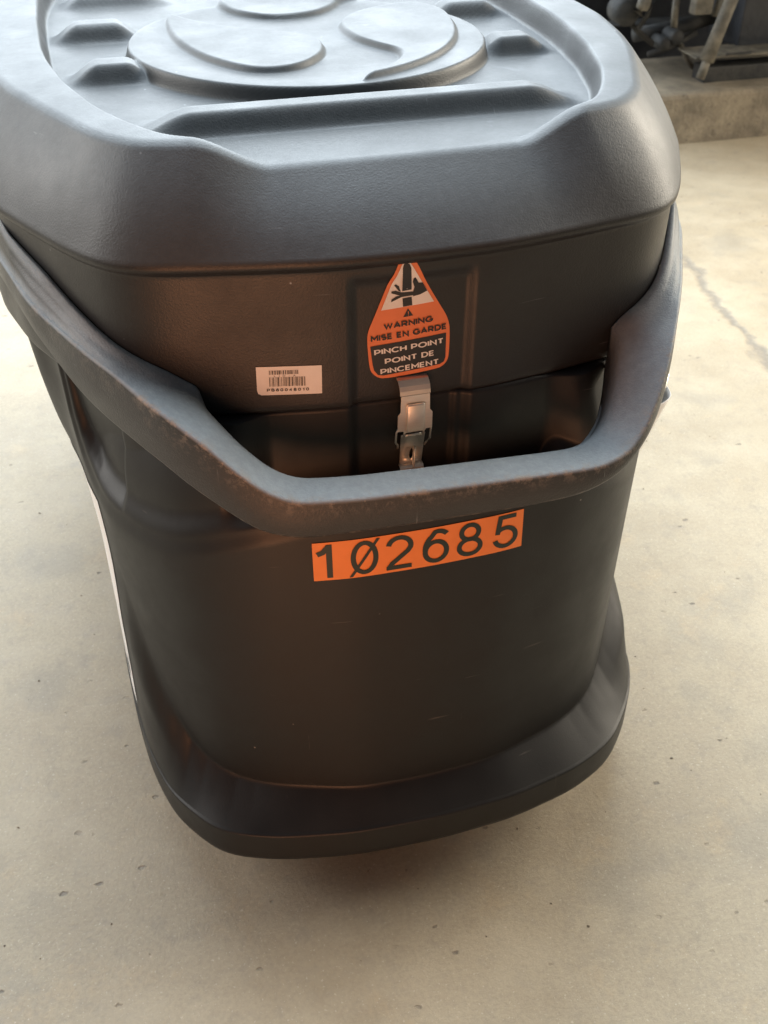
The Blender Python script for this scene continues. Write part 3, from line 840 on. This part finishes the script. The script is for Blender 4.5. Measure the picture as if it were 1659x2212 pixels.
tr = bpy.data.objects.new('trailer_chassis', None); col.objects.link(tr)
tr['label'] = 'dark grimy trailer underframe standing on the concrete curb behind the bin'; tr['category'] = 'trailer'
YB = YK + .12
def P(px, py, dy=0.0): return Vector(on_y(px, py, YB + dy))
def bbox_px(name, x0, x1, y0, y1, dy, depth, mat, bev=.006):
    a = P(x0, y1, dy); b = P(x1, y0, dy)
    bm = bmesh.new(); bm_box(bm, a.x, b.x, YB + dy, YB + dy + depth, min(a.z, b.z), max(a.z, b.z), bev); return from_bm(name, bm, mat, tr)
bbox_px('side_beam', 1516, 1760, 128, 196, 0, .10, M_CHASSIS)
bbox_px('top_plate', 1505, 1760, 106, 127, -.03, .16, M_DUSTY, .004)
bbox_px('slot_plate', 1570, 1625, 112, 121, -.036, .01, M_CHASSIS, .002)
bbox_px('tank_panel', 1592, 1790, -70, 104, .10, .25, M_NAVY)
bm = bmesh.new(); a = P(1526, 132, -.05); b = P(1592, -30, -.02); bm_tube(bm, [a, a.lerp(b, .5), b], [.030, .026, .026], 16); from_bm('diagonal_pipe', bm, M_DUSTY, tr, True)
bm = bmesh.new(); a = P(1512, 170, -.055); b = P(1528, 128, -.055); bm_tube(bm, [a, b], .018, 10); from_bm('pipe_foot', bm, M_DUSTY, tr, True)
bbox_px('cross_member', 1290, 1560, 40, 62, .35, .10, M_CHASSIS)
bbox_px('lower_member', 1330, 1560, 150, 196, .30, .12, M_CHASSIS)
bbox_px('back_panel', 1180, 1800, -140, 200, .75, .06, M_NAVY)
for nm, (x0, y0), (x1, y1), rr, dy, mt in (
    ('axle_tube', (1370, 75), (1560, 30), .030, .25, M_CHASSIS), ('brake_rod', (1462, -10), (1455, 65), .014, .18, M_DUSTY),
    ('brake_rod', (1400, 118), (1505, 70), .012, .22, M_CHASSIS), ('air_hose', (1340, 20), (1410, 95), .011, .15, M_RUBBER),
    ('air_hose', (1420, -10), (1380, 60), .010, .12, M_RUBBER), ('brake_rod', (1500, 150), (1470, 95), .010, .2, M_DUSTY),
    ('stay', (1395, -5), (1380, 30), .026, .1, M_DUSTY), ('stay', (1560, -10), (1548, 36), .020, .14, M_DUSTY)):
    bm = bmesh.new(); a = P(x0, y0, dy); b = P(x1, y1, dy); mid = a.lerp(b, .5) + Vector((0, 0, -.012))
    bm_tube(bm, [a, mid, b], rr, 12); from_bm(nm, bm, mt, tr, True)
for (x, y, rr) in ((1455, 78, .030), (1350, 22, .055), (1428, 92, .026)):
    bm = bmesh.new(); c = P(x, y, .16)
    bm_tube(bm, [c + Vector((0, -.04, 0)), c + Vector((0, -.03, 0)), c + Vector((0, .05, 0))], [rr * .8, rr, rr], 18); from_bm('brake_chamber', bm, M_CHASSIS, tr, True)
bbox_px('bracket', 1500, 1545, -8, 34, .12, .05, M_DUSTY, .004)
bm = bmesh.new(); bm_box(bm, 1.62, 6.0, YB - .80, YB + 1.6, 1.02, 1.16, .01); from_bm('shade_deck', bm, M_CHASSIS, tr)  # unseen overhang, added to shade the floor in front of the kerb
bm = bmesh.new(); bm_box(bm, 1.55, 6.0, YB + 1.2, YB + 1.26, .30, .975, .006); from_bm('skirt_board', bm, M_NAVY, tr)
# stand that carries the frame on the kerb
for px in (1540, 1700):
    a = P(px, 194, .02)
    bm = bmesh.new(); bm_box(bm, a.x - .04, a.x + .04, YB + .02, YB + .09, .198, a.z + .02, .004); from_bm('stand', bm, M_CHASSIS, tr)
